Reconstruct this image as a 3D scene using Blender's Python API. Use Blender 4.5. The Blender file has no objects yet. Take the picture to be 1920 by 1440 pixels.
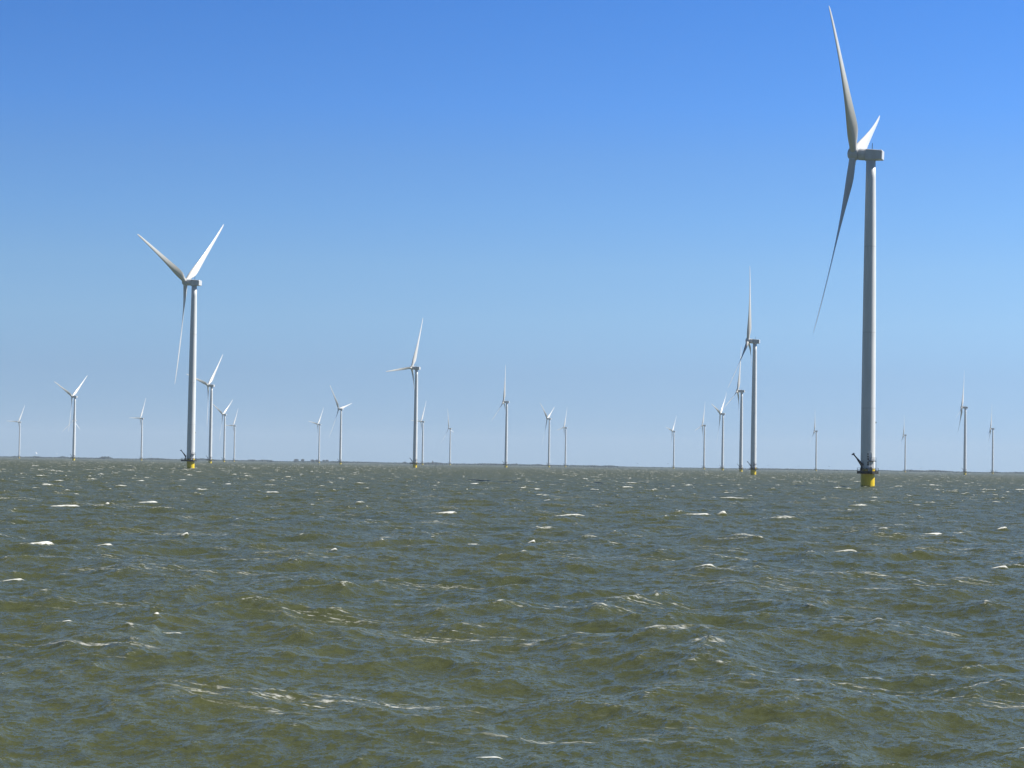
import bpy, bmesh, math, random
import numpy as np
from mathutils import Matrix, Vector, Euler

R = math.radians
sc = bpy.context.scene
col = sc.collection

# ------------------------------------------------------------------ camera
CAM_Z = 5.76
FPX = 4270.0                       # focal length in pixels of a 1920 px wide frame
PITCH, ROLL = 2.0185, 0.9045
cam_d = bpy.data.cameras.new('camera')
cam = bpy.data.objects.new('camera', cam_d); col.objects.link(cam)
cam_d.sensor_fit = 'HORIZONTAL'; cam_d.sensor_width = 36.0
cam_d.lens = 36.0 * FPX / 1920.0
cam_d.clip_start = 0.5; cam_d.clip_end = 60000
CM = Matrix.Translation((0, 0, CAM_Z)) @ Matrix.Rotation(R(90 + PITCH), 4, 'X') @ Matrix.Rotation(R(ROLL), 4, 'Z')
cam.matrix_world = CM
sc.camera = cam

# ------------------------------------------------------------------ sky, sun, exposure
SUN_AZ, SUN_EL = 81.0, 42.0        # azimuth clockwise from straight ahead (+Y)
SKY_GAMMA = 1.25
w = bpy.data.worlds.new('World'); sc.world = w; w.use_nodes = True
nt = w.node_tree; nt.nodes.clear()
sky = nt.nodes.new('ShaderNodeTexSky'); sky.sky_type = 'NISHITA'; sky.sun_disc = False
sky.sun_elevation = R(SUN_EL); sky.sun_rotation = R(SUN_AZ)
sky.altitude = 0; sky.air_density = 0.35; sky.dust_density = 0.0; sky.ozone_density = 8.0
bg = nt.nodes.new('ShaderNodeBackground'); bg.inputs['Strength'].default_value = 0.14
wo = nt.nodes.new('ShaderNodeOutputWorld')
# deeper saturation, and a sky that brightens towards the side the sun stands on
def vmul(a, k):
    n = nt.nodes.new('ShaderNodeVectorMath'); n.operation = 'SCALE'; nt.links.new(a, n.inputs[0])
    if isinstance(k, float): n.inputs['Scale'].default_value = k
    else: nt.links.new(k, n.inputs['Scale'])
    return n.outputs[0]
gm = nt.nodes.new('ShaderNodeGamma'); gm.inputs['Gamma'].default_value = SKY_GAMMA
nt.links.new(vmul(sky.outputs[0], 0.28), gm.inputs[0])
tcw = nt.nodes.new('ShaderNodeTexCoord'); sx = nt.nodes.new('ShaderNodeSeparateXYZ'); mr = nt.nodes.new('ShaderNodeMapRange')
mr.interpolation_type = 'SMOOTHSTEP'
mr.inputs[1].default_value = -0.5; mr.inputs[2].default_value = 0.5; mr.inputs[3].default_value = 0.87; mr.inputs[4].default_value = 1.11
nt.links.new(tcw.outputs['Generated'], sx.inputs[0]); nt.links.new(sx.outputs[0], mr.inputs[0])
mr2 = nt.nodes.new('ShaderNodeMapRange'); mr2.interpolation_type = 'SMOOTHSTEP'      # sky behind the camera dimmed on purpose, for less fill on shaded tower sides
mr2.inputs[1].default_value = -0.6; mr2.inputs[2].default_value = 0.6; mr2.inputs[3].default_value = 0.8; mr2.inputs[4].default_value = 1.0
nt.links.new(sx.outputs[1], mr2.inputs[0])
cr = nt.nodes.new('ShaderNodeValToRGB'); nt.links.new(sx.outputs[2], cr.inputs[0])
K = 0.7
STOPS = [(0.0, .40, .335, .305), (.04, .83, .59, .41), (.0633, 1.16, .83, .52), (.0866, 1.30, .985, .62), (.11, 1.25, 1.07, .735),
         (.133, 1.21, 1.115, .826), (.156, 1.06, 1.15, .96), (.21, 0.90, 1.18, 1.10), (.28, .60, .72, .62), (.42, .34, .42, .37), (1.0, .34, .40, .36)]
while len(cr.color_ramp.elements) < len(STOPS): cr.color_ramp.elements.new(0.5)
for e, (p, r_, g_, b_) in zip(cr.color_ramp.elements, STOPS): e.position = p; e.color = (r_ * K, g_ * K, b_ * K, 1)
mu = nt.nodes.new('ShaderNodeVectorMath'); mu.operation = 'MULTIPLY'
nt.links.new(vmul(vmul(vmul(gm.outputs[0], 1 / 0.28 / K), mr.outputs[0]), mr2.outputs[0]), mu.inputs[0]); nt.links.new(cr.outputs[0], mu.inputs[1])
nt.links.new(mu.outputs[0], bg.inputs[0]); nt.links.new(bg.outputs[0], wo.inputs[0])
sun_d = bpy.data.lights.new('sun', 'SUN'); sun_d.energy = 5.0; sun_d.angle = R(0.53); sun_d.color = (1.0, 0.95, 0.87)
sun = bpy.data.objects.new('sun', sun_d); col.objects.link(sun)
sdir = Vector((math.sin(R(SUN_AZ)) * math.cos(R(SUN_EL)), math.cos(R(SUN_AZ)) * math.cos(R(SUN_EL)), math.sin(R(SUN_EL))))
sun.rotation_euler = sdir.to_track_quat('Z', 'Y').to_euler()
sc.view_settings.view_transform = 'Standard'; sc.view_settings.look = 'None'
sc.view_settings.exposure = 0.7; sc.view_settings.gamma = 1.0; sc.view_settings.use_curve_mapping = False
sc.cycles.max_bounces = 6; sc.cycles.volume_bounces = 1; sc.cycles.caustics_reflective = False

# ------------------------------------------------------------------ helpers
def hor_y(px): return 855.35 + 0.015789 * px
def ray(px, py):
    v = Vector(((px - 960) / FPX, -(py - 720) / FPX, -1.0))
    return CM.to_3x3() @ v
def on_water(px, py):
    d = ray(px, py); t = -CAM_Z / d.z
    return Vector((d.x * t, d.y * t, 0))
def at_depth(px, D, z=0.0):        # a point standing D metres ahead, in the direction of that pixel column
    d = ray(px, hor_y(px)); return Vector((d.x * D, d.y * D, z))

def tag(o, label=None, cat=None, group=None, kind=None):
    if label: o['label'] = label
    if cat: o['category'] = cat
    if group: o['group'] = group
    if kind: o['kind'] = kind
    return o
def link_mesh(name, me, parent=None):
    o = bpy.data.objects.new(name, me); col.objects.link(o)
    if parent: o.parent = parent
    return o
def from_bm(name, bm, mat, parent=None, smooth=False):
    me = bpy.data.meshes.new(name)
    bmesh.ops.recalc_face_normals(bm, faces=bm.faces)
    bm.to_mesh(me); bm.free(); me.materials.append(mat)
    if smooth:
        for p in me.polygons: p.use_smooth = True
    return link_mesh(name, me, parent)
def box(bm, c, s, rot=None):
    m = Matrix.Translation(c) @ (rot.to_4x4() if rot else Matrix.Identity(4)) @ Matrix.Diagonal((s[0], s[1], s[2], 1))
    return bmesh.ops.create_cube(bm, size=1, matrix=m)['verts']
def tube(bm, a, b, r1, r2=None, n=10, caps=True):
    a = Vector(a); b = Vector(b); r2 = r1 if r2 is None else r2
    d = b - a; q = d.to_track_quat('Z', 'Y')
    m = Matrix.Translation((a + b) / 2) @ q.to_matrix().to_4x4()
    return bmesh.ops.create_cone(bm, cap_ends=caps, segments=n, radius1=r1, radius2=r2, depth=d.length, matrix=m)['verts']
def lathe(bm, prof, n=48, axis='Z', cap=True):
    rings = []
    for r, h in prof:
        ring = []
        for i in range(n):
            a = 2 * math.pi * i / n
            p = (r * math.cos(a), r * math.sin(a), h) if axis == 'Z' else (h, r * math.cos(a), r * math.sin(a))
            ring.append(bm.verts.new(p))
        rings.append(ring)
    for k in range(len(rings) - 1):
        for i in range(n):
            bm.faces.new((rings[k][i], rings[k][(i + 1) % n], rings[k + 1][(i + 1) % n], rings[k + 1][i]))
    if cap:
        bm.faces.new(rings[0]); bm.faces.new(rings[-1])

# ------------------------------------------------------------------ materials
def mat(name, base, rough=0.5, spec=0.5, noise=None, metallic=0.0):
    m = bpy.data.materials.new(name); m.use_nodes = True
    t = m.node_tree; b = t.nodes['Principled BSDF']
    b.inputs['Roughness'].default_value = rough; b.inputs['Metallic'].default_value = metallic
    b.inputs['Specular IOR Level'].default_value = spec
    b.inputs['Base Color'].default_value = (*base, 1)
    if noise:
        scale, c2, stretch = noise
        tc = t.nodes.new('ShaderNodeTexCoord'); mp = t.nodes.new('ShaderNodeMapping')
        mp.inputs['Scale'].default_value = stretch
        n = t.nodes.new('ShaderNodeTexNoise'); n.inputs['Scale'].default_value = scale; n.inputs['Detail'].default_value = 6
        r = t.nodes.new('ShaderNodeValToRGB')
        r.color_ramp.elements[0].position = 0.35; r.color_ramp.elements[0].color = (*c2, 1)
        r.color_ramp.elements[1].position = 0.62; r.color_ramp.elements[1].color = (*base, 1)
        t.links.new(tc.outputs['Object'], mp.inputs[0]); t.links.new(mp.outputs[0], n.inputs['Vector'])
        t.links.new(n.outputs[0], r.inputs[0]); t.links.new(r.outputs[0], b.inputs['Base Color'])
    return m
M_tower = mat('tower_paint', (0.70, 0.73, 0.75), 0.42, 0.5, (0.6, (0.63, 0.655, 0.67), (1, 1, 0.12)))
M_blade = mat('blade_gelcoat', (0.62, 0.625, 0.61), 0.3, 0.5, (0.5, (0.57, 0.57, 0.555), (1, 1, 0.1)))
M_nacelle = mat('nacelle_paint', (0.56, 0.59, 0.62), 0.4, 0.5, (0.8, (0.50, 0.52, 0.54), (1, 1, 0.4)))
M_yellow = mat('yellow_paint', (0.82, 0.60, 0.006), 0.45, 0.4, (1.2, (0.66, 0.46, 0.012), (1, 1, 0.25)))
def stain(m, z0, z1, c):
    t = m.node_tree; b = t.nodes['Principled BSDF']; src = b.inputs['Base Color'].links[0].from_socket
    tc = t.nodes.new('ShaderNodeTexCoord'); sx_ = t.nodes.new('ShaderNodeSeparateXYZ'); t.links.new(tc.outputs['Object'], sx_.inputs[0])
    n = t.nodes.new('ShaderNodeTexNoise'); n.inputs['Scale'].default_value = 2.5; n.inputs['Detail'].default_value = 5; t.links.new(tc.outputs['Object'], n.inputs['Vector'])
    a = t.nodes.new('ShaderNodeMath'); a.operation = 'ADD'; t.links.new(sx_.outputs[2], a.inputs[0]); t.links.new(n.outputs[0], a.inputs[1])
    r = t.nodes.new('ShaderNodeMapRange'); t.links.new(a.outputs[0], r.inputs[0]); r.inputs[1].default_value = z0; r.inputs[2].default_value = z1; r.inputs[3].default_value = 1; r.inputs[4].default_value = 0
    x = t.nodes.new('ShaderNodeMix'); x.data_type = 'RGBA'; t.links.new(r.outputs[0], x.inputs[0]); t.links.new(src, x.inputs[6]); x.inputs[7].default_value = (*c, 1)
    t.links.new(x.outputs[2], b.inputs['Base Color'])
def seams(m, zs, wd, c):
    # bolted joints between tower sections: a thin darker ring, and a faint run of grime below each
    t = m.node_tree; b = t.nodes['Principled BSDF']; src = b.inputs['Base Color'].links[0].from_socket
    tc = t.nodes.new('ShaderNodeTexCoord'); sx_ = t.nodes.new('ShaderNodeSeparateXYZ'); t.links.new(tc.outputs['Object'], sx_.inputs[0])
    mp = t.nodes.new('ShaderNodeMapping'); mp.inputs['Scale'].default_value = (1, 1, 0.03); t.links.new(tc.outputs['Object'], mp.inputs[0])
    n = t.nodes.new('ShaderNodeTexNoise'); n.inputs['Scale'].default_value = 2.2; n.inputs['Detail'].default_value = 3; t.links.new(mp.outputs[0], n.inputs['Vector'])
    for z in zs:
        def mt(op, a, v, cl=False):
            q = t.nodes.new('ShaderNodeMath'); q.operation = op; q.use_clamp = cl
            for k, u in enumerate((a, v)):
                if u is None: continue
                if isinstance(u, (int, float)): q.inputs[k].default_value = u
                else: t.links.new(u, q.inputs[k])
            return q.outputs[0]
        d = mt('SUBTRACT', z, sx_.outputs[2])                       # metres below the joint
        ring = mt('LESS_THAN', mt('ABSOLUTE', d, None), wd)
        run = mt('MULTIPLY', mt('GREATER_THAN', d, 0.0), mt('SUBTRACT', 1.0, mt('MULTIPLY', d, 0.12), True))
        run = mt('MULTIPLY', run, mt('MULTIPLY', mt('SUBTRACT', n.outputs[0], 0.5), 3.0, True))
        f = mt('MAXIMUM', mt('MULTIPLY', ring, 0.3), mt('MULTIPLY', run, 0.6))
        x = t.nodes.new('ShaderNodeMix'); x.data_type = 'RGBA'; t.links.new(f, x.inputs[0]); t.links.new(src, x.inputs[6]); x.inputs[7].default_value = (*c, 1)
        src = x.outputs[2]
    t.links.new(src, b.inputs['Base Color'])
seams(M_tower, (26.5, 52.0, 81.0), 0.14, (0.30, 0.31, 0.31))
stain(M_yellow, 0.5, 1.1, (0.06, 0.07, 0.02))
M_dark = mat('dark_steel', (0.012, 0.016, 0.024), 0.5, 0.5, (2, (0.02, 0.024, 0.03), (1, 1, 1)))
M_grate = mat('deck_grating', (0.022, 0.025, 0.028), 0.6, 0.4, (3, (0.04, 0.038, 0.03), (1, 1, 1)))
M_panel = mat('pale_panel', (0.78, 0.78, 0.80), 0.5, 0.5, (2, (0.7, 0.7, 0.72), (1, 1, 1)))
M_foliage = mat('hazed_foliage', (0.045, 0.075, 0.085), 0.9, 0.1, (0.02, (0.035, 0.06, 0.07), (1, 1, 1)))  # leaf green shifted to blue: part of the distance haze is in this colour
M_bark = mat('bark', (0.06, 0.05, 0.04), 0.9, 0.1, (1, (0.04, 0.035, 0.03), (1, 1, 1)))
M_land = mat('far_land', (0.06, 0.085, 0.07), 0.9, 0.1, (0.004, (0.08, 0.095, 0.08), (1, 1, 1)))
M_brick = mat('church_brick', (0.13, 0.08, 0.06), 0.9, 0.1, (0.5, (0.09, 0.06, 0.05), (1, 1, 1)))
M_slate = mat('slate', (0.06, 0.065, 0.08), 0.6, 0.3, (0.5, (0.045, 0.05, 0.06), (1, 1, 1)))
M_gullw = mat('white_plumage', (0.8, 0.8, 0.8), 0.8, 0.2, (8, (0.6, 0.6, 0.62), (1, 1, 1)))
M_gulld = mat('dark_plumage', (0.10, 0.10, 0.12), 0.8, 0.2, (8, (0.06, 0.06, 0.07), (1, 1, 1)))

# ------------------------------------------------------------------ water: wind sea from an FFT spectrum
WDIR = R(90 - 109)                 # the wind blows to the right and a little towards the viewer
def sea_tile(L, N, lmin, lmax, seed, lp=14.5, alpha=0.023):
    rng = np.random.default_rng(seed)
    k1 = 2 * np.pi * np.fft.fftfreq(N, L / N)
    kx, ky = np.meshgrid(k1, k1, indexing='ij')
    k = np.hypot(kx, ky); k[0, 0] = 1e-6
    kp = 2 * np.pi / lp
    th = np.arctan2(ky, kx) - WDIR
    D = (np.clip(np.cos(th), 0, 1) ** 2) * (2 / np.pi) * 0.72 + 0.28 / (2 * np.pi)
    P = alpha / 2 * k ** -4 * np.exp(-1.25 * (kp / k) ** 2) * D
    P[(k < 2 * np.pi / lmax) | (k >= 2 * np.pi / lmin)] = 0
    dk = 2 * np.pi / L
    hk = np.sqrt(P) * dk * (rng.normal(size=(N, N)) + 1j * rng.normal(size=(N, N))) * N * N
    f = lambda a: np.real(np.fft.ifft2(a)).astype(np.float32)
    h = f(hk); ux, uy = kx / k, ky / k
    dx, dy = f(-1j * ux * hk) * -1, f(-1j * uy * hk) * -1
    jxx, jyy, jxy = f(kx * ux * hk) * -1, f(ky * uy * hk) * -1, f(kx * uy * hk) * -1
    return L, N, np.stack([h, dx, dy, jxx, jyy, jxy], -1)
TILES = [(sea_tile(331.0, 1024, 2.6, 60, 5), 0.0), (sea_tile(61.0, 512, 0.55, 2.6, 8, alpha=0.015), 0.31), (sea_tile(15.7, 512, 0.14, 0.55, 13, alpha=0.015), -0.43)]
def sample(tile, rot, x, y):
    L, N, F = tile
    c, s = math.cos(rot), math.sin(rot)
    u = (c * x + s * y) / L * N; v = (-s * x + c * y) / L * N
    iu = np.floor(u).astype(np.int64); iv = np.floor(v).astype(np.int64)
    fu = (u - iu).astype(np.float32)[:, None]; fv = (v - iv).astype(np.float32)[:, None]
    a = F[iu % N, iv % N]; b = F[(iu + 1) % N, iv % N]; d = F[iu % N, (iv + 1) % N]; e = F[(iu + 1) % N, (iv + 1) % N]
    r = (a * (1 - fu) + b * fu) * (1 - fv) + (d * (1 - fu) + e * fu) * fv
    dx = r[:, 1] * c - r[:, 2] * s; dy = r[:, 1] * s + r[:, 2] * c
    return r[:, 0], dx, dy, r[:, 3], r[:, 4], r[:, 5]

# breaking crests the photograph shows singly: pixel x, y, width in px, height m
CAPS = [(52, 1021, 92, .34), (118, 949, 75, .3), (200, 946, 14, .45), (278, 942, 46, .3), (1065, 968, 88, .28),
        (1349, 965, 24, .6), (1305, 963, 60, .2), (830, 962, 54, .3), (343, 1003, 18, .3), (992, 1019, 22, .35),
        (1746, 1003, 50, .25), (1873, 990, 24, .3), (510, 922, 34, .3), (422, 907, 26, .3), (1312, 1063, 50, .22),
        (1582, 1032, 50, .25), (102, 1164, 48, .1), (1872, 1063, 30, .22), (193, 1023, 40, .2), (1110, 1011, 60, .2),
        (60, 904, 30, .3), (262, 900, 22, .3), (733, 893, 24, .3), (890, 905, 24, .3), (1020, 937, 26, .25),
        (1470, 992, 20, .25), (620, 1031, 20, .2), (880, 1019, 40, .12), (340, 1190, 50, .05), (15, 1086, 60, .15),
        (905, 1416, 50, .05), (1900, 1400, 40, .05)]

def build_water():
    rs = [3.0]
    while rs[-1] < 16000:
        r = rs[-1]
        if r < 28: d = 0.4
        elif r < 1100: d = max(0.075, r * 0.0016)
        elif r < 3400: d = 1.8
        else: d = max(1.8, (r - 3400) * 0.03 + 1.8)
        rs.append(r + d)
    r = np.array(rs)
    mid = np.arange(-19.5, 19.5, math.degrees(0.0008))
    left = -19.5 - np.cumsum(np.minimum(0.06 * 1.25 ** np.arange(60), 4.0)); left = left[left > -178][::-1]
    right = 19.5 + np.cumsum(np.minimum(0.06 * 1.25 ** np.arange(60), 4.0)); right = right[right < 178]
    az = np.radians(np.concatenate([left, mid, right]))
    nr, na = len(r), len(az)
    RR, AA = np.meshgrid(r, az, indexing='ij')
    x = (RR * np.sin(AA)).ravel(); y = (RR * np.cos(AA)).ravel()
    fade = np.clip((R(24) - np.abs(AA.ravel())) / R(4.5), 0.0, 1) * np.clip((9000 - RR.ravel()) / 4000, 0.25, 1)
    z = np.zeros_like(x); ox = np.zeros_like(x); oy = np.zeros_like(x); foam = np.zeros_like(x, dtype=np.float32)
    Jxx = np.zeros_like(x); Jyy = np.zeros_like(x); Jxy = np.zeros_like(x)
    gust = 1 + 0.25 * np.sin(x / 47 + np.sin(y / 61) * 1.3) * np.sin(y / 83 + 1.0)
    CH = 1.25; z0 = None
    for i, (t, rot) in enumerate(TILES):
        h, dx, dy, a, b, c = sample(t, rot, x, y)
        m = 1.0 if i == 0 else gust
        if i == 0: z0 = h.copy()
        z += h * m; ox += dx * CH * m; oy += dy * CH * m
        if i < 2: Jxx += a * CH; Jyy += b * CH; Jxy += c * CH
    if True:
        J = (1 + Jxx) * (1 + Jyy) - Jxy ** 2
    q = np.quantile(J[::53], [0.001, 0.022])
    foam = np.clip((q[1] - J) / (q[1] - q[0]), 0, 1).astype(np.float32) * (0.48 + 0.3 * np.clip((RR.ravel() - 80) / 400, 0, 1)).astype(np.float32)
    sg = z0[::53].std()                       # spilling tops of the highest crests
    foam = np.maximum(foam, np.clip((z0 / sg - 2.2) / 0.7, 0, 1) * (0.42 + 0.36 * np.clip((RR.ravel() - 80) / 500, 0, 1))).astype(np.float32)
    q = np.quantile(J[::53], [0.03, 0.20])
    spray = np.clip((q[1] - J) / (q[1] - q[0]), 0, 1).astype(np.float32)
    for px, py, wpx, hh in CAPS:
        p = on_water(px, py + 2); D = p.length
        Wd = wpx / FPX * D / 2
        view = Vector((p.x, p.y, 0)).normalized(); side = Vector((view.y, -view.x, 0))
        sel = np.nonzero((np.abs(x - p.x) < 4 * Wd + 3) & (np.abs(y - p.y) < 4 * Wd + 3))[0]
        u = (x[sel] - p.x) * side.x + (y[sel] - p.y) * side.y
        v = (x[sel] - p.x) * view.x + (y[sel] - p.y) * view.y
        v = v + 0.22 * u + 0.25 * np.sin(u * 1.9 + px)
        s = u / Wd
        env = np.where(s < 0.55, np.exp(-((s - 0.55) / 1.25) ** 2 * 1.2), np.exp(-((s - 0.55) / 0.35) ** 2))
        rid = np.where(v > 0, np.exp(-(v / 1.1) ** 2), np.exp(-(v / 0.55) ** 2))
        calm = np.exp(-(s / 1.2) ** 4) * np.exp(-(v / 1.6) ** 4)
        z[sel] = z[sel] * (1 - 0.65 * calm) + hh * env * rid
        th = (0.10 + 0.38 * np.clip(s + .1, 0, 1)) * min(1.0, (D / 150) ** 1.3) * (1 + .45 * np.sin(u * 7.3 + py) * np.sin(u * 3.1))
        line = np.clip(1.15 - s * s, 0, 1) * np.exp(-((v + 0.12) / np.maximum(th, D * .0017)) ** 2)
        foam[sel] = np.maximum(foam[sel], (line * (0.72 + 0.45 * np.clip(s + 0.5, 0, 1))).astype(np.float32))
    z *= fade; ox *= fade; oy *= fade
    co = np.stack([x + ox, y + oy, z], -1).astype(np.float32)
    idx = np.arange(nr * na, dtype=np.int32).reshape(nr, na)
    q = np.stack([idx[:-1, :-1], idx[:-1, 1:], idx[1:, 1:], idx[1:, :-1]], -1).reshape(-1, 4)[:, ::-1]
    nf = len(q)
    me = bpy.data.meshes.new('water')
    me.vertices.add(len(co)); me.vertices.foreach_set('co', co.ravel())
    me.loops.add(nf * 4); me.loops.foreach_set('vertex_index', np.ascontiguousarray(q).ravel())
    me.polygons.add(nf); me.polygons.foreach_set('loop_start', np.arange(0, nf * 4, 4, dtype=np.int32))
    me.update(calc_edges=True)
    me.polygons.foreach_set('use_smooth', np.ones(nf, dtype=bool))
    at = me.attributes.new('foam', 'FLOAT', 'POINT'); at.data.foreach_set('value', foam)
    far = np.clip((RR.ravel() - 60) / 1500, 0, 1).astype(np.float32) ** 0.6
    a4 = me.attributes.new('spray', 'FLOAT', 'POINT'); a4.data.foreach_set('value', spray)
    a2 = me.attributes.new('unresolved', 'FLOAT', 'POINT'); a2.data.foreach_set('value', far)
    return me

def water_material():
    m = bpy.data.materials.new('lake_water'); m.use_nodes = True
    t = m.node_tree; N = t.nodes; Lk = t.links.new
    b = N['Principled BSDF']; out = N['Material Output']
    b.inputs['IOR'].default_value = 1.333; b.inputs['Roughness'].default_value = 0.09
    def node(k, **kw):
        n = N.new(k)
        for a, v in kw.items(): setattr(n, a, v)
        return n
    def math_(op, a, bb=None, clamp=False):
        n = node('ShaderNodeMath', operation=op); n.use_clamp = clamp
        for i, v in enumerate((a, bb)):
            if v is None: continue
            if isinstance(v, (int, float)): n.inputs[i].default_value = v
            else: Lk(v, n.inputs[i])
        return n.outputs[0]
    geo = node('ShaderNodeNewGeometry')
    # coordinates turned so that x runs downwind
    mp = node('ShaderNodeMapping'); mp.vector_type = 'POINT'; mp.inputs['Rotation'].default_value = (0, 0, -WDIR)
    Lk(geo.outputs['Position'], mp.inputs[0])
    def noise(scale, detail, stretch=(1, 1, 1), src=mp.outputs[0], rough=0.55):
        s = node('ShaderNodeMapping'); s.inputs['Scale'].default_value = stretch; Lk(src, s.inputs[0])
        n = node('ShaderNodeTexNoise'); n.inputs['Scale'].default_value = scale; n.inputs['Detail'].default_value = detail
        n.inputs['Roughness'].default_value = rough; Lk(s.outputs[0], n.inputs['Vector'])
        return n.outputs[0]
    # turbid colour: patches of clearer and siltier water
    silt = noise(0.05, 4)
    cr = node('ShaderNodeValToRGB'); Lk(silt, cr.inputs[0])
    cr.color_ramp.elements[0].position = 0.3; cr.color_ramp.elements[0].color = (0.053, 0.065, 0.033, 1)
    cr.color_ramp.elements[1].position = 0.7; cr.color_ramp.elements[1].color = (0.068, 0.076, 0.032, 1)
    # foam
    fa = node('ShaderNodeAttribute', attribute_name='foam')
    n1 = math_('ADD', math_('MULTIPLY', noise(6.0, 7, (0.7, 1, 1), rough=0.8), 0.6), math_('MULTIPLY', noise(1.6, 3), 0.4))
    f1 = math_('ADD', fa.outputs['Fac'], math_('MULTIPLY', math_('SUBTRACT', n1, 0.5), 2.6))
    f1 = math_('MULTIPLY', math_('SUBTRACT', f1, 0.40), 2.3, True)
    f1 = math_('MULTIPLY', f1, math_('MULTIPLY', fa.outputs['Fac'], 8.0, True))
    # wind streaks: thin broken lines running downwind
    ns = noise(0.55, 3, (0.09, 1.0, 1), rough=0.5)
    ln = math_('SUBTRACT', 1.0, math_('MULTIPLY', math_('ABSOLUTE', math_('SUBTRACT', ns, 0.5)), 55.0), True)
    br = math_('MULTIPLY', math_('SUBTRACT', noise(7.0, 4, (0.5, 1, 1), rough=0.75), 0.48), 10.0, True)
    rg = math_('MULTIPLY', math_('SUBTRACT', noise(0.11, 3, (0.5, 1, 1)), 0.53), 12.0, True)
    f2 = math_('MULTIPLY', math_('MULTIPLY', ln, br), rg)
    sp = node('ShaderNodeAttribute', attribute_name='spray')
    f3 = math_('MULTIPLY', math_('SUBTRACT', noise(9.0, 6, (0.6, 1, 1), rough=0.9), 0.57), 9.0, True)
    f3 = math_('MULTIPLY', f3, math_('MULTIPLY', sp.outputs['Fac'], 0.8))
    ff = math_('MAXIMUM', math_('MAXIMUM', f1, f3), math_('MULTIPLY', f2, 0.65), True)
    mix = node('ShaderNodeMix', data_type='RGBA'); Lk(ff, mix.inputs[0]); Lk(cr.outputs[0], mix.inputs[6]); mix.inputs[7].default_value = (0.74, 0.76, 0.74, 1)
    Lk(mix.outputs[2], b.inputs['Base Color'])
    un = node('ShaderNodeAttribute', attribute_name='unresolved')
    Lk(math_('ADD', math_('MULTIPLY', ff, 0.6), math_('ADD', math_('MULTIPLY', un.outputs['Fac'], 0.22), 0.13)), b.inputs['Coat Roughness'])
    b.inputs['Roughness'].default_value = 0.9
    Lk(math_('MULTIPLY', math_('SUBTRACT', 1.0, ff), 0.62), b.inputs['Coat Weight'])
    b.inputs['Specular IOR Level'].default_value = 0.0; b.inputs['Coat Weight'].default_value = 0.62; b.inputs['Coat IOR'].default_value = 1.333
    # wavelets finer than the mesh, as slopes
    def slopes(scale, detail, k):
        n = node('ShaderNodeTexNoise'); n.inputs['Scale'].default_value = scale; n.inputs['Detail'].default_value = detail
        n.inputs['Roughness'].default_value = 0.6; Lk(geo.outputs['Position'], n.inputs['Vector'])
        a = node('ShaderNodeVectorMath', operation='SUBTRACT'); Lk(n.outputs['Color'], a.inputs[0]); a.inputs[1].default_value = (0.5, 0.5, 0.5)
        c = node('ShaderNodeVectorMath', operation='MULTIPLY'); Lk(a.outputs[0], c.inputs[0]); c.inputs[1].default_value = (k, k, 0)
        return c.outputs[0]
    ad = node('ShaderNodeVectorMath', operation='ADD'); Lk(slopes(3.3, 5, 1.0), ad.inputs[0]); Lk(slopes(15.0, 4, 1.0), ad.inputs[1])
    scl = node('ShaderNodeVectorMath', operation='SCALE'); Lk(ad.outputs[0], scl.inputs[0]); Lk(math_('ADD', math_('MULTIPLY', un.outputs['Fac'], 0.4), 1.6), scl.inputs['Scale'])
    a3 = node('ShaderNodeVectorMath', operation='ADD'); Lk(scl.outputs[0], a3.inputs[0]); Lk(geo.outputs['Normal'], a3.inputs[1])
    nn = node('ShaderNodeVectorMath', operation='NORMALIZE'); Lk(a3.outputs[0], nn.inputs[0]); Lk(nn.outputs[0], b.inputs['Coat Normal'])
    # light scattered back from within silty water hardly follows the ripples: its normal is half way to upright
    fl = node('ShaderNodeVectorMath', operation='ADD'); Lk(nn.outputs[0], fl.inputs[0]); fl.inputs[1].default_value = (0, 0, 0.9)
    fn = node('ShaderNodeVectorMath', operation='NORMALIZE'); Lk(fl.outputs[0], fn.inputs[0]); Lk(fn.outputs[0], b.inputs['Normal'])
    return m
wm = build_water(); wm.materials.append(water_material())
water = link_mesh('water', wm); tag(water, 'choppy olive brown lake with small breaking whitecaps', kind='structure')

# ------------------------------------------------------------------ wind turbine, built once
HUB = 112.0
BL = 63.3
TILT = 6.4
proto = bpy.data.objects.new('wind_turbine', None); col.objects.link(proto)
proto.empty_display_size = 5

def build_tower():
    bm = bmesh.new()
    prof = [(2.40, 6.1), (2.42, 6.25), (2.40, 20), (2.33, 35), (2.24, 50), (2.12, 66), (1.98, 82), (1.83, 95), (1.68, 104), (1.58, 110.1)]
    lathe(bm, prof, 72)
    return from_bm('tower', bm, M_tower, proto, True)
tower = build_tower()
def sub(name, bm, m, parent, smooth=False):
    return from_bm(name, bm, m, parent, smooth)
# foundation
bm = bmesh.new(); lathe(bm, [(2.34, -4), (2.34, 4.2), (2.36, 5.95), (2.46, 5.95), (2.46, 6.1), (2.30, 6.1)], 72)
found = from_bm('foundation', bm, M_yellow, proto, True)
me = found.data
me.set_sharp_from_angle(angle=R(35))
# the base group lies in its own frame: +X is where the landing platform's laydown deck points
def base_part(name, bm, m, parent=proto, smooth=False): return from_bm(name, bm, m, parent, smooth)

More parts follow.
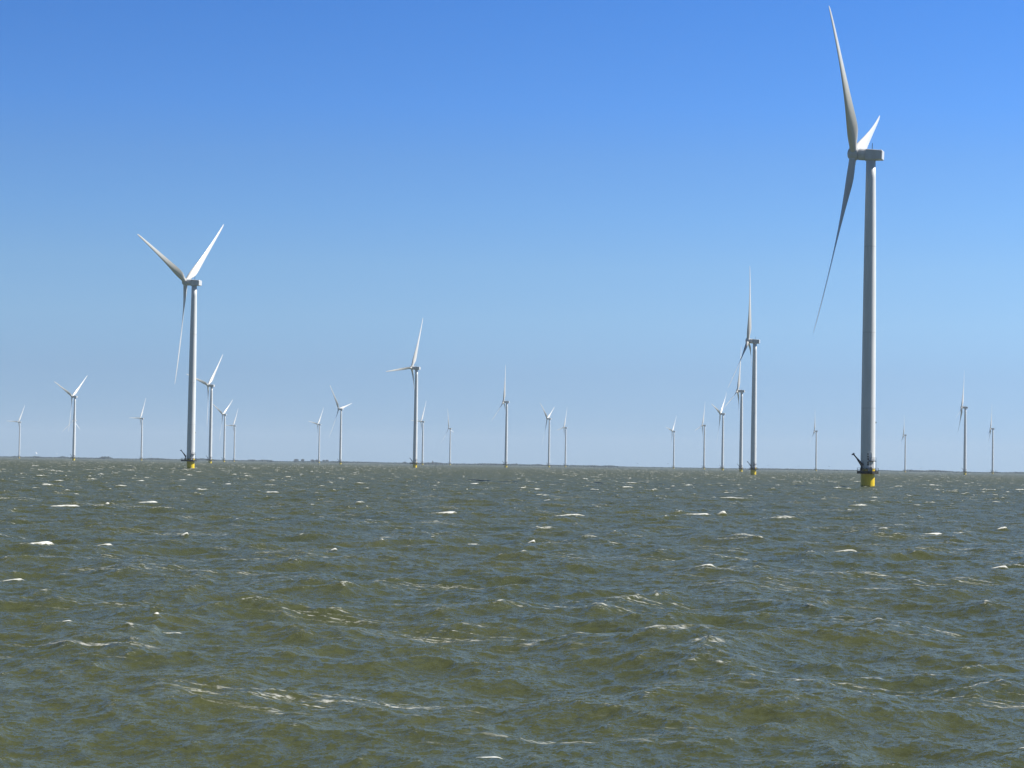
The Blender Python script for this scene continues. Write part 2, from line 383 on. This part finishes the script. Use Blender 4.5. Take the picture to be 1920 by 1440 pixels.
def octagon(r): return [(r / math.cos(R(22.5)) * math.cos(R(22.5 + 45 * i)), r / math.cos(R(22.5)) * math.sin(R(22.5 + 45 * i))) for i in range(8)]
DECK_R = 3.55
def slab(bm, pts, z0, z1, hole=None):
    lo = [bm.verts.new((x, y, z0)) for x, y in pts]; hi = [bm.verts.new((x, y, z1)) for x, y in pts]
    n = len(pts)
    for i in range(n): bm.faces.new((lo[i], lo[(i + 1) % n], hi[(i + 1) % n], hi[i]))
    bm.faces.new(hi); bm.faces.new(lo[::-1])
bm = bmesh.new(); slab(bm, octagon(DECK_R), 4.95, 5.2)
bm2 = bm
# toe plate and radial beams below
o8 = octagon(DECK_R)
for i in range(8):
    a = Vector((*o8[i], 0)); b = Vector((*o8[(i + 1) % 8], 0)); c = (a + b) / 2; L = (b - a).length
    box(bm, (c.x * .985, c.y * .985, 4.72), (0.12, L * .97, 0.5), Matrix.Rotation(math.atan2(c.y, c.x), 3, 'Z'))
    d = c.normalized(); box(bm, (d.x * 2.95, d.y * 2.95, 4.68), (1.1, 0.16, 0.46), Matrix.Rotation(math.atan2(c.y, c.x), 3, 'Z'))
platform = base_part('platform', bm, M_grate)
def railing(pts, z, h, closed=True, step=1.25, r=0.05):
    bm = bmesh.new(); n = len(pts); seg = n if closed else n - 1
    for i in range(seg):
        a = Vector((*pts[i], z)); b = Vector((*pts[(i + 1) % n], z)); L = (b - a).length; k = max(1, round(L / step))
        for j in range(k + (0 if closed else 1)):
            p = a + (b - a) * j / k; tube(bm, p, p + Vector((0, 0, h)), r * 1.25, n=6)
        for hh in (h, h * 0.55): tube(bm, a + Vector((0, 0, hh)), b + Vector((0, 0, hh)), r, n=6)
        m = (a + b) / 2; box(bm, (m.x, m.y, z + 0.09), (L, 0.02, 0.16), Matrix.Rotation(math.atan2(b.y - a.y, b.x - a.x), 3, 'Z'))
    return bm
rail = base_part('railing', railing(octagon(DECK_R - 0.07), 5.2, 1.18), M_dark, platform)
# laydown deck
bm = bmesh.new(); slab(bm, [(3.58, -1.5), (5.75, -1.5), (5.75, 1.5), (3.58, 1.5)], 4.95, 5.19)
for y in (-1.2, 1.2): box(bm, (4.66, y, 4.7), (2.1, 0.16, 0.48))
ext = base_part('laydown_deck', bm, M_grate)
base_part('railing', railing([(3.65, -1.43), (5.68, -1.43), (5.68, 1.43), (3.65, 1.43)], 5.19, 1.18, False, 0.9), M_dark, ext)
# davit crane: pedestal, boom to the side, drooping head
bm = bmesh.new()
tube(bm, (0, 0, 5.2), (0, 0, 7.4), 0.3, 0.3, 14); tube(bm, (0, 0, 7.4), (0, 0, 7.75), 0.34, 0.34, 14)
crane = base_part('crane', bm, M_dark)
bm = bmesh.new()
tube(bm, (0.25, 0, 7.2), (-1.35, 0, 9.35), 0.52, 0.32, 8); tube(bm, (-1.25, 0, 9.22), (-2.75, 0, 11.05), 0.25, 0.2, 8)
base_part('boom', bm, M_dark, crane)
bm = bmesh.new()
bm_v = [bm.verts.new(p) for p in ((-2.55, -.14, 11.45), (-3.15, -.14, 11.1), (-3.42, -.14, 10.65), (-2.6, -.14, 10.62), (-2.25, -.14, 11.0),
        (-2.55, .14, 11.45), (-3.15, .14, 11.1), (-3.42, .14, 10.65), (-2.6, .14, 10.62), (-2.25, .14, 11.0))]
for i in range(5): bm.faces.new((bm_v[i], bm_v[(i + 1) % 5], bm_v[5 + (i + 1) % 5], bm_v[5 + i]))
bm.faces.new(bm_v[:5]); bm.faces.new(bm_v[5:])
base_part('winch_head', bm, M_dark, crane)
# door group, facing local -Y (turned to the viewer side)
def arch(bm, w_, z0, z1, y0, y1, cx=0.0, n=10, bottom_round=True):
    r = w_ / 2; pts = []
    for i in range(n + 1):
        a = math.pi * i / n; pts.append((cx + r * math.cos(a), z1 - r + r * math.sin(a)))
    if bottom_round:
        for i in range(n + 1):
            a = math.pi + math.pi * i / n; pts.append((cx + r * math.cos(a), z0 + r + r * math.sin(a)))
    else: pts += [(cx - r, z0), (cx + r, z0)]
    A = [bm.verts.new((x, y0, z)) for x, z in pts]; B = [bm.verts.new((x, y1, z)) for x, z in pts]; k = len(pts)
    for i in range(k): bm.faces.new((A[i], A[(i + 1) % k], B[(i + 1) % k], B[i]))
    bm.faces.new(A); bm.faces.new(B)
bm = bmesh.new(); arch(bm, 1.25, 8.78, 11.75, -2.52, -2.2)
door = base_part('door', bm, M_tower)
bm = bmesh.new(); arch(bm, 0.95, 8.95, 11.45, -2.54, -2.5)
base_part('door_leaf', bm, M_panel, door)
# entrance landing with posts
bm = bmesh.new(); box(bm, (0.0, -3.0, 8.66), (2.35, 1.2, 0.12))
for x in (-1.1, 0.0, 1.1): tube(bm, (x, -3.5, 5.2), (x, -3.5, 8.6), 0.06, n=8)
tube(bm, (-1.1, -3.5, 5.9), (0, -3.5, 8.4), 0.03, n=6)
landing = base_part('landing', bm, M_dark)
base_part('railing', railing([(-1.1, -2.45), (-1.1, -3.52), (1.1, -3.52), (1.1, -2.45)], 8.72, 1.15, False, 1.1, 0.03), M_dark, landing)
# pale identification panel with dark stacked marks, and cabinet at its foot
bm = bmesh.new(); box(bm, (0.0, -2.52, 9.1), (0.62, 0.12, 5.0)); board = base_part('marking_board', bm, M_panel)
def glyph(pts, name='marking'):
    bm = bmesh.new()
    for quad in pts:
        x0, z0, x1, z1 = quad; box(bm, ((x0 + x1) / 2, -2.595, (z0 + z1) / 2), (x1 - x0, 0.03, z1 - z0))
    return base_part(name, bm, M_dark, board)
glyph([(-.22, 10.85, .22, 11.1), (-.22, 11.1, .14, 11.3)])
glyph([(-.24, 9.95, .24, 10.45)])
glyph([(-.24, 9.15, .24, 9.3), (-.12, 9.3, .24, 9.45), (-.24, 9.45, .2, 9.62)])
glyph([(-.22, 8.2, .24, 8.5), (-.15, 7.75, .2, 8.2), (-.27, 7.25, .3, 7.75)])
bm = bmesh.new(); vs = box(bm, (0.0, -2.85, 5.95), (1.4, 0.55, 1.5)); bmesh.ops.bevel(bm, geom=bm.edges[:], offset=0.04, segments=2, affect='EDGES')
cabinet = base_part('cabinet', bm, M_panel)
bm = bmesh.new()
for x in (-0.22, 0.22): tube(bm, (x, -2.62, -1.5), (x, -2.62, 5.0), 0.06, n=8)
for i in range(20): tube(bm, (-0.22, -2.62, -1.2 + i * .31), (0.22, -2.62, -1.2 + i * .31), 0.025, n=6)
ladder = base_part('boat_ladder', bm, M_yellow)
bm = bmesh.new(); tube(bm, (2.35, 0, 21.6), (2.62, 0, 21.6), 0.07, n=8); tube(bm, (2.6, 0, 21.5), (2.6, 0, 21.95), 0.16, 0.13, n=12)
navlamp = base_part('navigation_lamp', bm, M_dark)

# nacelle group: +X upwind, origin at the tower top centre (z = HUB)
def rounded_ring(bm, x, hw, hb, ht, rad, n=5):
    ring = []
    for cx_, cz_, a0 in ((hw - rad, ht - rad, 0), (-hw + rad, ht - rad, 90), (-hw + rad, -hb + rad, 180), (hw - rad, -hb + rad, 270)):
        for i in range(n + 1):
            a = R(a0 + 90 * i / n); ring.append(bm.verts.new((x, cx_ + rad * math.cos(a), cz_ + rad * math.sin(a))))
    return ring
def skin(bm, rings):
    for k in range(len(rings) - 1):
        n = len(rings[k])
        for i in range(n): bm.faces.new((rings[k][i], rings[k][(i + 1) % n], rings[k + 1][(i + 1) % n], rings[k + 1][i]))
    bm.faces.new(rings[0]); bm.faces.new(rings[-1])
bm = bmesh.new()
skin(bm, [rounded_ring(bm, x, hw, hb, ht, rd) for x, hw, hb, ht, rd in
          [(-4.15, 1.75, 1.50, 1.35, .35), (-3.98, 1.95, 1.68, 1.52, .38), (-1.0, 2.0, 1.78, 1.75, .42), (1.45, 2.0, 1.85, 1.92, .5), (1.62, 1.85, 1.72, 1.8, .5)]])
nac = from_bm('nacelle', bm, M_nacelle, proto)
bm = bmesh.new(); tube(bm, (0.1, 0, -2.05), (0.1, 0, -1.6), 1.72, 1.78, 48)
yawr = from_bm('yaw_bearing', bm, M_nacelle, nac, True); yawr.data.set_sharp_from_angle(angle=R(30))
bm = bmesh.new(); tube(bm, (-.35, .3, 1.70), (-.35, .3, 2.0), .22, .1, 10); tube(bm, (-.35, .3, 2.0), (-.35, .3, 4.0), .12, .09, 8)
tube(bm, (-.35, .05, 3.5), (-.35, .55, 3.5), .03, n=6)
from_bm('mast', bm, M_dark, nac)
bm = bmesh.new(); box(bm, (-2.6, -.6, 1.72), (1.3, 1.0, .1)); box(bm, (-3.3, .9, 1.66), (.5, .5, .22)); from_bm('roof_hatch', bm, M_nacelle, nac)
bm = bmesh.new()
lathe(bm, [(1.86, 1.64), (1.93, 1.72), (1.95, 2.0), (1.95, 4.0), (1.90, 4.12), (1.6, 4.14), (1.6, 4.36)], 64, 'X')
gen = from_bm('generator', bm, M_nacelle, proto, True); gen.data.set_sharp_from_angle(angle=R(30))
# hub: blunt spinner
bm = bmesh.new()
lathe(bm, [(1.8, 4.36), (2.05, 4.42), (2.14, 4.7), (2.22, 5.9), (2.16, 6.6), (2.0, 7.2), (1.65, 7.6), (1.05, 7.88), (0.3, 7.98)], 56, 'X')
hub = from_bm('hub', bm, M_nacelle, proto, True); hub.data.set_sharp_from_angle(angle=R(40))
# blade: root at hub centre, +Z to the tip, +X upwind, +Y leading edge
SEC = [(1.3, 2.5, 2.5, 55, 0), (2.6, 2.5, 2.45, 55, .05), (4.5, 2.8, 2.25, 54, .3), (7, 3.55, 1.95, 51, .65), (9.5, 4.1, 1.6, 47, .9), (12, 4.2, 1.35, 43.5, 1),
       (16, 3.95, 1.1, 38, 1), (21, 3.5, .88, 32, 1), (27, 3.0, .7, 26, 1), (34, 2.5, .55, 20.5, 1), (41, 2.05, .46, 16, 1), (48, 1.65, .40, 14.5, 1), (54, 1.35, .34, 13.5, 1),
       (58.5, 1.1, .28, 13, 1), (61.3, .85, .20, 12.5, 1), (62.7, .5, .12, 12, 1), (63.3, .15, .04, 12, 1)]
def blade_mesh():
    bm = bmesh.new(); n = 28; rings = []
    zs = np.array([s[0] for s in SEC]); fine = np.unique(np.concatenate([zs, np.linspace(1.3, 63.3, 48)]))
    for z in fine:
        c, t, tw, b = [float(np.interp(z, zs, [s[i] for s in SEC])) for i in (1, 2, 3, 4)]
        ring = []; bend = 0.015 * z + 3.1 * (z / BL) ** 2
        ct, st = math.cos(R(tw)), math.sin(R(tw))
        for i in range(n):
            a = 2 * math.pi * i / n
            u = math.cos(a) * c / 2; s = math.sin(a)
            yf = 1 - b * (1 - ((1 + math.cos(a)) / 2) ** 0.55)
            v = s * t / 2 * yf * (1.0 if b < .01 else (1 + 0.15 * b * (1 if s > 0 else -1)))
            u -= b * 0.14 * c
            # leading edge (+u) points to +Y, pitched upwind (+X)
            ring.append(bm.verts.new((u * st - v * ct + bend, u * ct + v * st, z)))
        rings.append(ring)
    skin(bm, rings)
    return bm
blade = from_bm('blade', blade_mesh(), M_blade, proto, True); blade.data.set_sharp_from_angle(angle=R(50))
blades = [blade]
for k in range(2):
    b = blade.copy(); col.objects.link(b); blades.append(b)

def children(o, pool): return [c for c in pool if c.parent == o]
def copy_tree(o, parent, pool):
    c = o.copy(); col.objects.link(c); c.parent = parent
    for ch in children(o, pool): copy_tree(ch, c, pool)
    return c
POOL = list(col.objects)

def pose(root, az, phase, face, crane_at, ext_az):
    """az: upwind azimuth; phase of the first blade; face: azimuth the door side looks to; all clockwise degrees from +Y."""
    yaw = Matrix.Rotation(R(90 - az), 4, 'Z'); top = Matrix.Translation((0, 0, HUB))
    nb = 0
    for c in [o for o in col.objects if o.parent == root]:
        k = c.name.split('.')[0]
        if k == 'blade':
            c.matrix_local = top @ yaw @ Matrix.Rotation(R(-TILT), 4, 'Y') @ Matrix.Translation((5.9, 0, 0)) @ Matrix.Rotation(R(phase + 120 * nb), 4, 'X'); nb += 1
        elif k == 'hub':
            c.matrix_local = top @ yaw @ Matrix.Rotation(R(-TILT), 4, 'Y') @ Matrix.Translation((-0.02, 0, 0))
        elif k == 'generator':
            c.matrix_local = top @ yaw @ Matrix.Rotation(R(-TILT * .8), 4, 'Y')
        elif k == 'nacelle':
            c.matrix_local = top @ yaw @ Matrix.Rotation(R(-2.2), 4, 'Y')
        elif k in ('platform', 'marking_board', 'boat_ladder', 'navigation_lamp'):
            a = face if k != 'boat_ladder' else face + 150
            c.matrix_local = Matrix.Rotation(R(180 - a), 4, 'Z')
        elif k in ('door', 'landing', 'cabinet'):
            off = {'door': -17, 'landing': -30, 'cabinet': -14}[k]
            c.matrix_local = Matrix.Rotation(R(180 - face - off), 4, 'Z')
        elif k == 'laydown_deck':
            c.matrix_local = Matrix.Rotation(R(90 - ext_az), 4, 'Z')
        elif k == 'crane':
            rr, aa = crane_at
            # boom swings towards screen left of the viewer
            d = R(180 - face)
            c.matrix_local = Matrix.Rotation(d, 4, 'Z') @ Matrix.Translation((rr * math.sin(R(aa)), -rr * math.cos(R(aa)), 0))

# x at the base, hub y, waterline y (photograph pixels), first blade's phase, yaw offset, label
TURB = [
 (1627, 289, 914, 70, 1, 'nearest and tallest white wind turbine on a yellow pile, right side of the water'),
 (357.5, 529, 878.5, 51, 1, 'second tallest white wind turbine, two blades raised in a V, yellow pile, left side'),
 (1412.5, 639, 889.7, 108, -3, 'wind turbine with one blade straight up and yellow foot, next left of the nearest turbine'),
 (778, 690, 877, 23, 2, 'middle sized wind turbine with one blade level to the left, left of the centre'),
 (394, 722, 868, 42, 2, 'medium wind turbine whose left blade passes behind the tall left turbine tower'),
 (1389, 733, 884.7, 6, -1, 'medium wind turbine close behind and left of the upright bladed turbine'),
 (138, 743.5, 863.3, 52, 2, 'small wind turbine in V pose at far left with another rotor behind its tower'),
 (948.5, 754, 877, 117, -5, 'small wind turbine with an upright blade, alone at the middle of the horizon'),
 (1809, 763.7, 890, 12, -4, 'small wind turbine right of the nearest one, the taller of the last two'),
 (638, 767.5, 871, 78, 6, 'small wind turbine with a blade reaching right, second of the pair by the far trees'),
 (1354.5, 776, 882, 46, 2, 'small wind turbine left of the pair of overlapping upright bladed turbines'),
 (420, 777, 866, 54, 2, 'small wind turbine in V pose just right of the medium left turbine'),
 (265, 784, 863, 29, -4, 'small distant wind turbine alone between the V posed turbine and the tall left turbine'),
 (1029, 785, 876, 63, 1, 'small distant wind turbine in V pose right of the middle of the horizon'),
 (792, 790.5, 872, 30, 0, 'small distant wind turbine half hidden behind the tower left of centre'),
 (36, 793, 861, 31, 1, 'small distant wind turbine farthest left in the picture'),
 (598, 796, 868.5, 37, 0, 'small distant wind turbine in front of the far tree clumps, left of its pair'),
 (1320, 797.8, 880.5, 16, -1, 'small distant wind turbine with nearly vertical blades, second of three rising to the right'),
 (439, 798.5, 866, 29, 0, 'smallest wind turbine at the right end of the left cluster'),
 (1060, 802, 876, 21, -2, 'small distant wind turbine right of the V posed turbine past centre'),
 (1861, 804.4, 889.5, 2, -3, 'small distant wind turbine farthest right in the picture'),
 (843.5, 805, 873.5, 101, 1, 'tiny distant wind turbine right of the church spire'),
 (1530, 807.5, 882.5, 108, -2, 'tiny distant wind turbine between the upright bladed turbine and the nearest tower'),
 (1263, 810, 880, 40, 2, 'tiny distant wind turbine, first of three rising to the right'),
 (1697, 815.8, 885.8, 107, -2, 'tiny distant wind turbine just right of the nearest tower'),
 (139.5, 791, 864, 116, -1, 'distant wind turbine hidden behind a small tower with only blade ends showing'),
]
TGROUP = 'wind turbines standing in the lake'
roots = []
for i, (px, yh, yb, ph, daz, label) in enumerate(TURB):
    D = FPX * HUB / (yb - yh)
    if i == 0: r_ = proto
    else:
        r_ = proto.copy(); col.objects.link(r_)
        for ch in children(proto, POOL): copy_tree(ch, r_, POOL)
    r_.location = at_depth(px, D)
    roots.append((r_, daz, ph, px))
    tag(r_, label, 'wind turbine', TGROUP)
for i, (r_, daz, ph, px) in enumerate(roots):
    view_az = math.degrees(math.atan2(r_.location.x, r_.location.y))
    near = (i in (0, 2, 5, 8))
    face = 180 + view_az - 1
    if near: pose(r_, -72 + daz, ph, face, (3.05, -44), 180 + view_az)
    else: pose(r_, -72 + daz, ph, face, (3.35, -68), view_az - 88)

# ------------------------------------------------------------------ far shore
def shore():
    bm = bmesh.new(); n = 80; D0 = 8000
    lo, hi, bk, ft = [], [], [], []
    rnd = random.Random(3)
    for i in range(n + 1):
        a = R(-24 + 48 * i / n)
        dd = D0 + 120 * math.sin(i * .9) + 60 * math.sin(i * 2.3)
        for lst, r_, z in ((ft, dd, -0.8), (lo, dd + 12, 0.9), (hi, dd + 60, 1.4), (bk, 15000, 1.6)):
            lst.append(bm.verts.new((r_ * math.sin(a), r_ * math.cos(a), z)))
    for i in range(n):
        for p, q in ((ft, lo), (lo, hi), (hi, bk)): bm.faces.new((p[i], p[i + 1], q[i + 1], q[i]))
    return from_bm('shore', bm, M_land)
tag(shore(), 'low green far shore along the horizon', kind='structure')
PROF = [(-150, 3), (0, 3), (22, 3), (28, 4), (40, 3), (58, 3), (65, 4.6), (80, 3), (108, 3), (118, 5), (130, 3.2), (186, 3), (192, 5.4), (204, 5.4), (212, 2.6), (262, 2.6), (280, 4.2),
        (298, 4), (318, 3), (345, 3), (372, 4.5), (378, 5), (392, 4), (410, 3), (440, 2.8), (464, 3), (468, 4.4), (476, 4.2), (484, 3), (490, 4.2), (508, 4), (514, 2.2), (546, 2.2),
        (552, 3), (620, 3.2), (626, 4), (640, 3.6), (680, 3.4), (720, 3), (755, 3), (759, 4.6), (763, 3), (795, 3.2), (802, 4.2), (822, 4.2), (832, 3.2), (836, 3.6), (850, 3), (880, 3), (896, 3.4),
        (906, 4.2), (930, 3.8), (955, 3.6), (968, 4.6), (976, 3.2), (1000, 3.4), (1010, 4.2), (1020, 3.2), (1060, 3.4), (1100, 3.2), (1112, 4), (1122, 3), (1148, 4), (1160, 2.6), (1180, 2.2),
        (1300, 2.1), (1400, 2.2), (1425, 3), (1530, 3), (1560, 2.5), (1640, 2.6), (1652, 3.2), (1690, 2.6), (1704, 4.8), (1714, 4.2), (1735, 3.6), (1748, 4.8), (1765, 4.2), (1790, 2.8), (1850, 2.4),
        (1866, 3.6), (1880, 2.6), (1905, 3.6), (2080, 3)]
def tree_line():
    rnd = random.Random(11); V = []; F = []
    ico = bmesh.new(); bmesh.ops.create_icosphere(ico, subdivisions=1, radius=1); iv = [v.co.copy() for v in ico.verts]; ifc = [[v.index for v in f.verts] for f in ico.faces]; ico.free()
    xs = [p[0] for p in PROF]; hs = [p[1] for p in PROF]
    px = -140.0
    while px < 2070:
        h = float(np.interp(px, xs, hs)) * 2.0
        for _ in range(3):
            D = 8060 + rnd.random() * 160
            p = at_depth(px + rnd.uniform(-1.5, 1.5), D)
            top = h * rnd.uniform(0.72, 1.04) * D / 8000
            r_ = rnd.uniform(1.3, 2.6); zc = max(1.2, top - r_)
            while zc > -0.5:
                b0 = len(V)
                for c in iv:
                    j = rnd.uniform(.75, 1.2); V.append((p.x + c.x * r_ * 1.3 * j, p.y + c.y * r_ * 1.3 * j, zc + c.z * r_ * j))
                F += [[b0 + k for k in f] for f in ifc]
                zc -= r_ * 1.4
        px += rnd.uniform(0.6, 1.4)
    me = bpy.data.meshes.new('tree_line'); me.from_pydata(V, [], F); me.materials.append(M_foliage)
    return link_mesh('tree_line', me)
tag(tree_line(), 'long low line of trees and bushes on the far shore', 'woods', kind='stuff')

# single tall trees that stand out of the tree line
def far_tree(px, hpx, wpx, seed, label):
    rnd = random.Random(seed); D = 8120; base = at_depth(px, D, 1.2)
    root = bpy.data.objects.new('broadleaf_tree', None); col.objects.link(root); root.location = base
    H = hpx * 1.9; W = wpx * 1.9
    bm = bmesh.new(); tube(bm, (0, 0, 0), (0, 0, H * .7), .5, .2, 8)
    for k in range(5):
        a = rnd.random() * 6.28; tube(bm, (0, 0, H * rnd.uniform(.3, .5)), (math.cos(a) * W * .3, math.sin(a) * W * .3, H * rnd.uniform(.6, .8)), .2, .07, 6)
    from_bm('trunk', bm, M_bark, root)
    bm = bmesh.new()
    for k in range(420):
        a = rnd.random() * 6.28; q = rnd.random() ** .5; zz = rnd.uniform(-1, 1)
        rr = W / 2 * q * math.sqrt(max(0, 1 - zz * zz)) * 1.1
        c = Vector((rr * math.cos(a), rr * math.sin(a), H * .66 + zz * H * .34))
        s = rnd.uniform(.5, 1.1)
        m = Matrix.Translation(c) @ Euler((rnd.random() * 6, rnd.random() * 6, rnd.random() * 6)).to_matrix().to_4x4()
        vs = [bm.verts.new(m @ Vector(p)) for p in ((-s, -s * .6, 0), (s, -s * .6, 0), (s * .8, s * .7, .2), (-s * .7, s * .6, -.1))]
        bm.faces.new(vs)
    from_bm('crown', bm, M_foliage, root)
    tag(root, label, 'tree', 'taller trees on the far shore')
far_tree(555.5, 5.6, 9, 1, 'broad flat topped far tree, leftmost of the clump between the two turbine pairs')
far_tree(567.5, 5.8, 6, 2, 'rounded far tree second from the left in the shore clump')
far_tree(586, 5.2, 8, 3, 'wide far tree just left of the small turbine in the shore clump')
far_tree(594, 5.0, 7, 4, 'far tree directly beside the left foot of the small turbine')
far_tree(607, 4.8, 5, 5, 'narrow far tree right of the small turbine foot')
far_tree(613, 5.1, 6, 6, 'last far tree on the right of the shore clump')

# church with pointed spire
ch = bpy.data.objects.new('church', None); col.objects.link(ch); ch.location = at_depth(811.3, 8100, 1.0)
bm = bmesh.new(); box(bm, (0, 0, 4.5), (4.6, 4.6, 9)); twr = from_bm('church_tower', bm, M_brick, ch)
bm = bmesh.new(); tube(bm, (0, 0, 9), (0, 0, 11.2), 2.6, 1.3, 8); tube(bm, (0, 0, 11.2), (0, 0, 15.2), 1.0, 0.12, 8); from_bm('spire', bm, M_slate, twr)
bm = bmesh.new(); box(bm, (8.5, 0, 2.3), (12.2, 7, 4.6)); nave = from_bm('nave', bm, M_brick, ch)
bm = bmesh.new()
vv = [bm.verts.new(p) for p in ((2.3, -3.8, 4.6), (2.3, 3.8, 4.6), (2.3, 0, 7.6), (14.8, -3.8, 4.6), (14.8, 3.8, 4.6), (14.8, 0, 7.6))]
for f in ((0, 1, 2), (3, 5, 4), (0, 2, 5, 3), (1, 4, 5, 2), (0, 3, 4, 1)): bm.faces.new([vv[i] for i in f])
from_bm('roof', bm, M_slate, nave)
tag(ch, 'distant village church with pointed spire rising over the far shore', 'church')

# ------------------------------------------------------------------ birds
def bird_mesh(m, name, flap):
    bm = bmesh.new()
    prof = [(-.30, .015), (-.22, .045), (-.08, .075), (.06, .08), (.18, .055), (.24, .05), (.29, .03), (.34, .008)]
    rings = []
    for x, r_ in prof:
        rings.append([bm.verts.new((x, r_ * math.cos(a), r_ * .85 * math.sin(a))) for a in [2 * math.pi * i / 10 for i in range(10)]])
    skin(bm, rings)
    for s in (-1, 1):
        st = []
        for t, c, z in ((.04, .2, .03), (.3, .19, .03 + flap * .18), (.55, .13, .03 + flap * .20), (.78, .03, .03 + flap * .06)):
            st.append([bm.verts.new((.06 + c * .5 - t * .05, s * t, z)), bm.verts.new((.06 - c * .5 - t * .22, s * t, z)), bm.verts.new((.06 - t * .1, s * t, z + .02))])
        for k in range(3):
            for i in range(3): bm.faces.new((st[k][i], st[k][(i + 1) % 3], st[k + 1][(i + 1) % 3], st[k + 1][i]))
        bm.faces.new(st[-1])
    bm.faces.new([bm.verts.new(p) for p in ((-.26, -.02, .01), (-.26, .02, .01), (-.42, .07, 0), (-.42, -.07, 0))])
    bmesh.ops.recalc_face_normals(bm, faces=bm.faces)
    me = bpy.data.meshes.new(name); bm.to_mesh(me); bm.free(); me.materials.append(m); return me
gw = bird_mesh(M_gullw, 'gull', 1.0); gd = bird_mesh(M_gulld, 'bird', .5)
def bird(name, me, px, py, D, yaw, roll, label, group=None):
    o = link_mesh(name, me); d = ray(px, py); o.location = Vector((0, 0, CAM_Z)) + d * D
    o.rotation_euler = (R(roll), 0, R(yaw)); tag(o, label, 'bird', group); return o
bird('gull', gw, 68, 849.8, 900, 40, 35, 'white gull flying low just right of the farthest left turbine', 'gulls over the left horizon')
bird('gull', gw, 106.5, 851, 1500, 30, 25, 'pale tiny gull flying between the two leftmost turbines', 'gulls over the left horizon')
bird('gull', gw, 283.5, 854, 1250, 160, -30, 'pale gull flying low right of the lone small turbine', 'gulls over the left horizon')
for i, (bx, by) in enumerate(((1079, 867.2), (1137.8, 868), (1195.5, 869), (1252.5, 869.6), (1367.5, 872), (1440.5, 873.5), (1497.5, 874), (1554.5, 874.5), (1669.6, 877.5), (1726.5, 878), (1867, 882))):
    bird('bird', gd, bx, by, 1150 + 40 * (i % 3), 80 + 15 * (i % 4), 8 * (i % 3), 'tiny dark bird flying in a spaced line low above the far shore', 'dark birds above the right horizon')

# ------------------------------------------------------------------ haze
bm = bmesh.new(); box(bm, (0, 0, (200 - 5) / 2), (33000, 33000, 205))
hm = bpy.data.materials.new('air'); hm.use_nodes = True; t = hm.node_tree; t.nodes.clear()
pv = t.nodes.new('ShaderNodeVolumePrincipled'); mo = t.nodes.new('ShaderNodeOutputMaterial')
pv.inputs['Color'].default_value = (0.72, 0.84, 1.0, 1); pv.inputs['Density'].default_value = 4e-5; pv.inputs['Anisotropy'].default_value = 0.0
t.links.new(pv.outputs[0], mo.inputs['Volume'])
hz = from_bm('haze', bm, hm); tag(hz, 'thin bluish haze over the lake', kind='stuff')
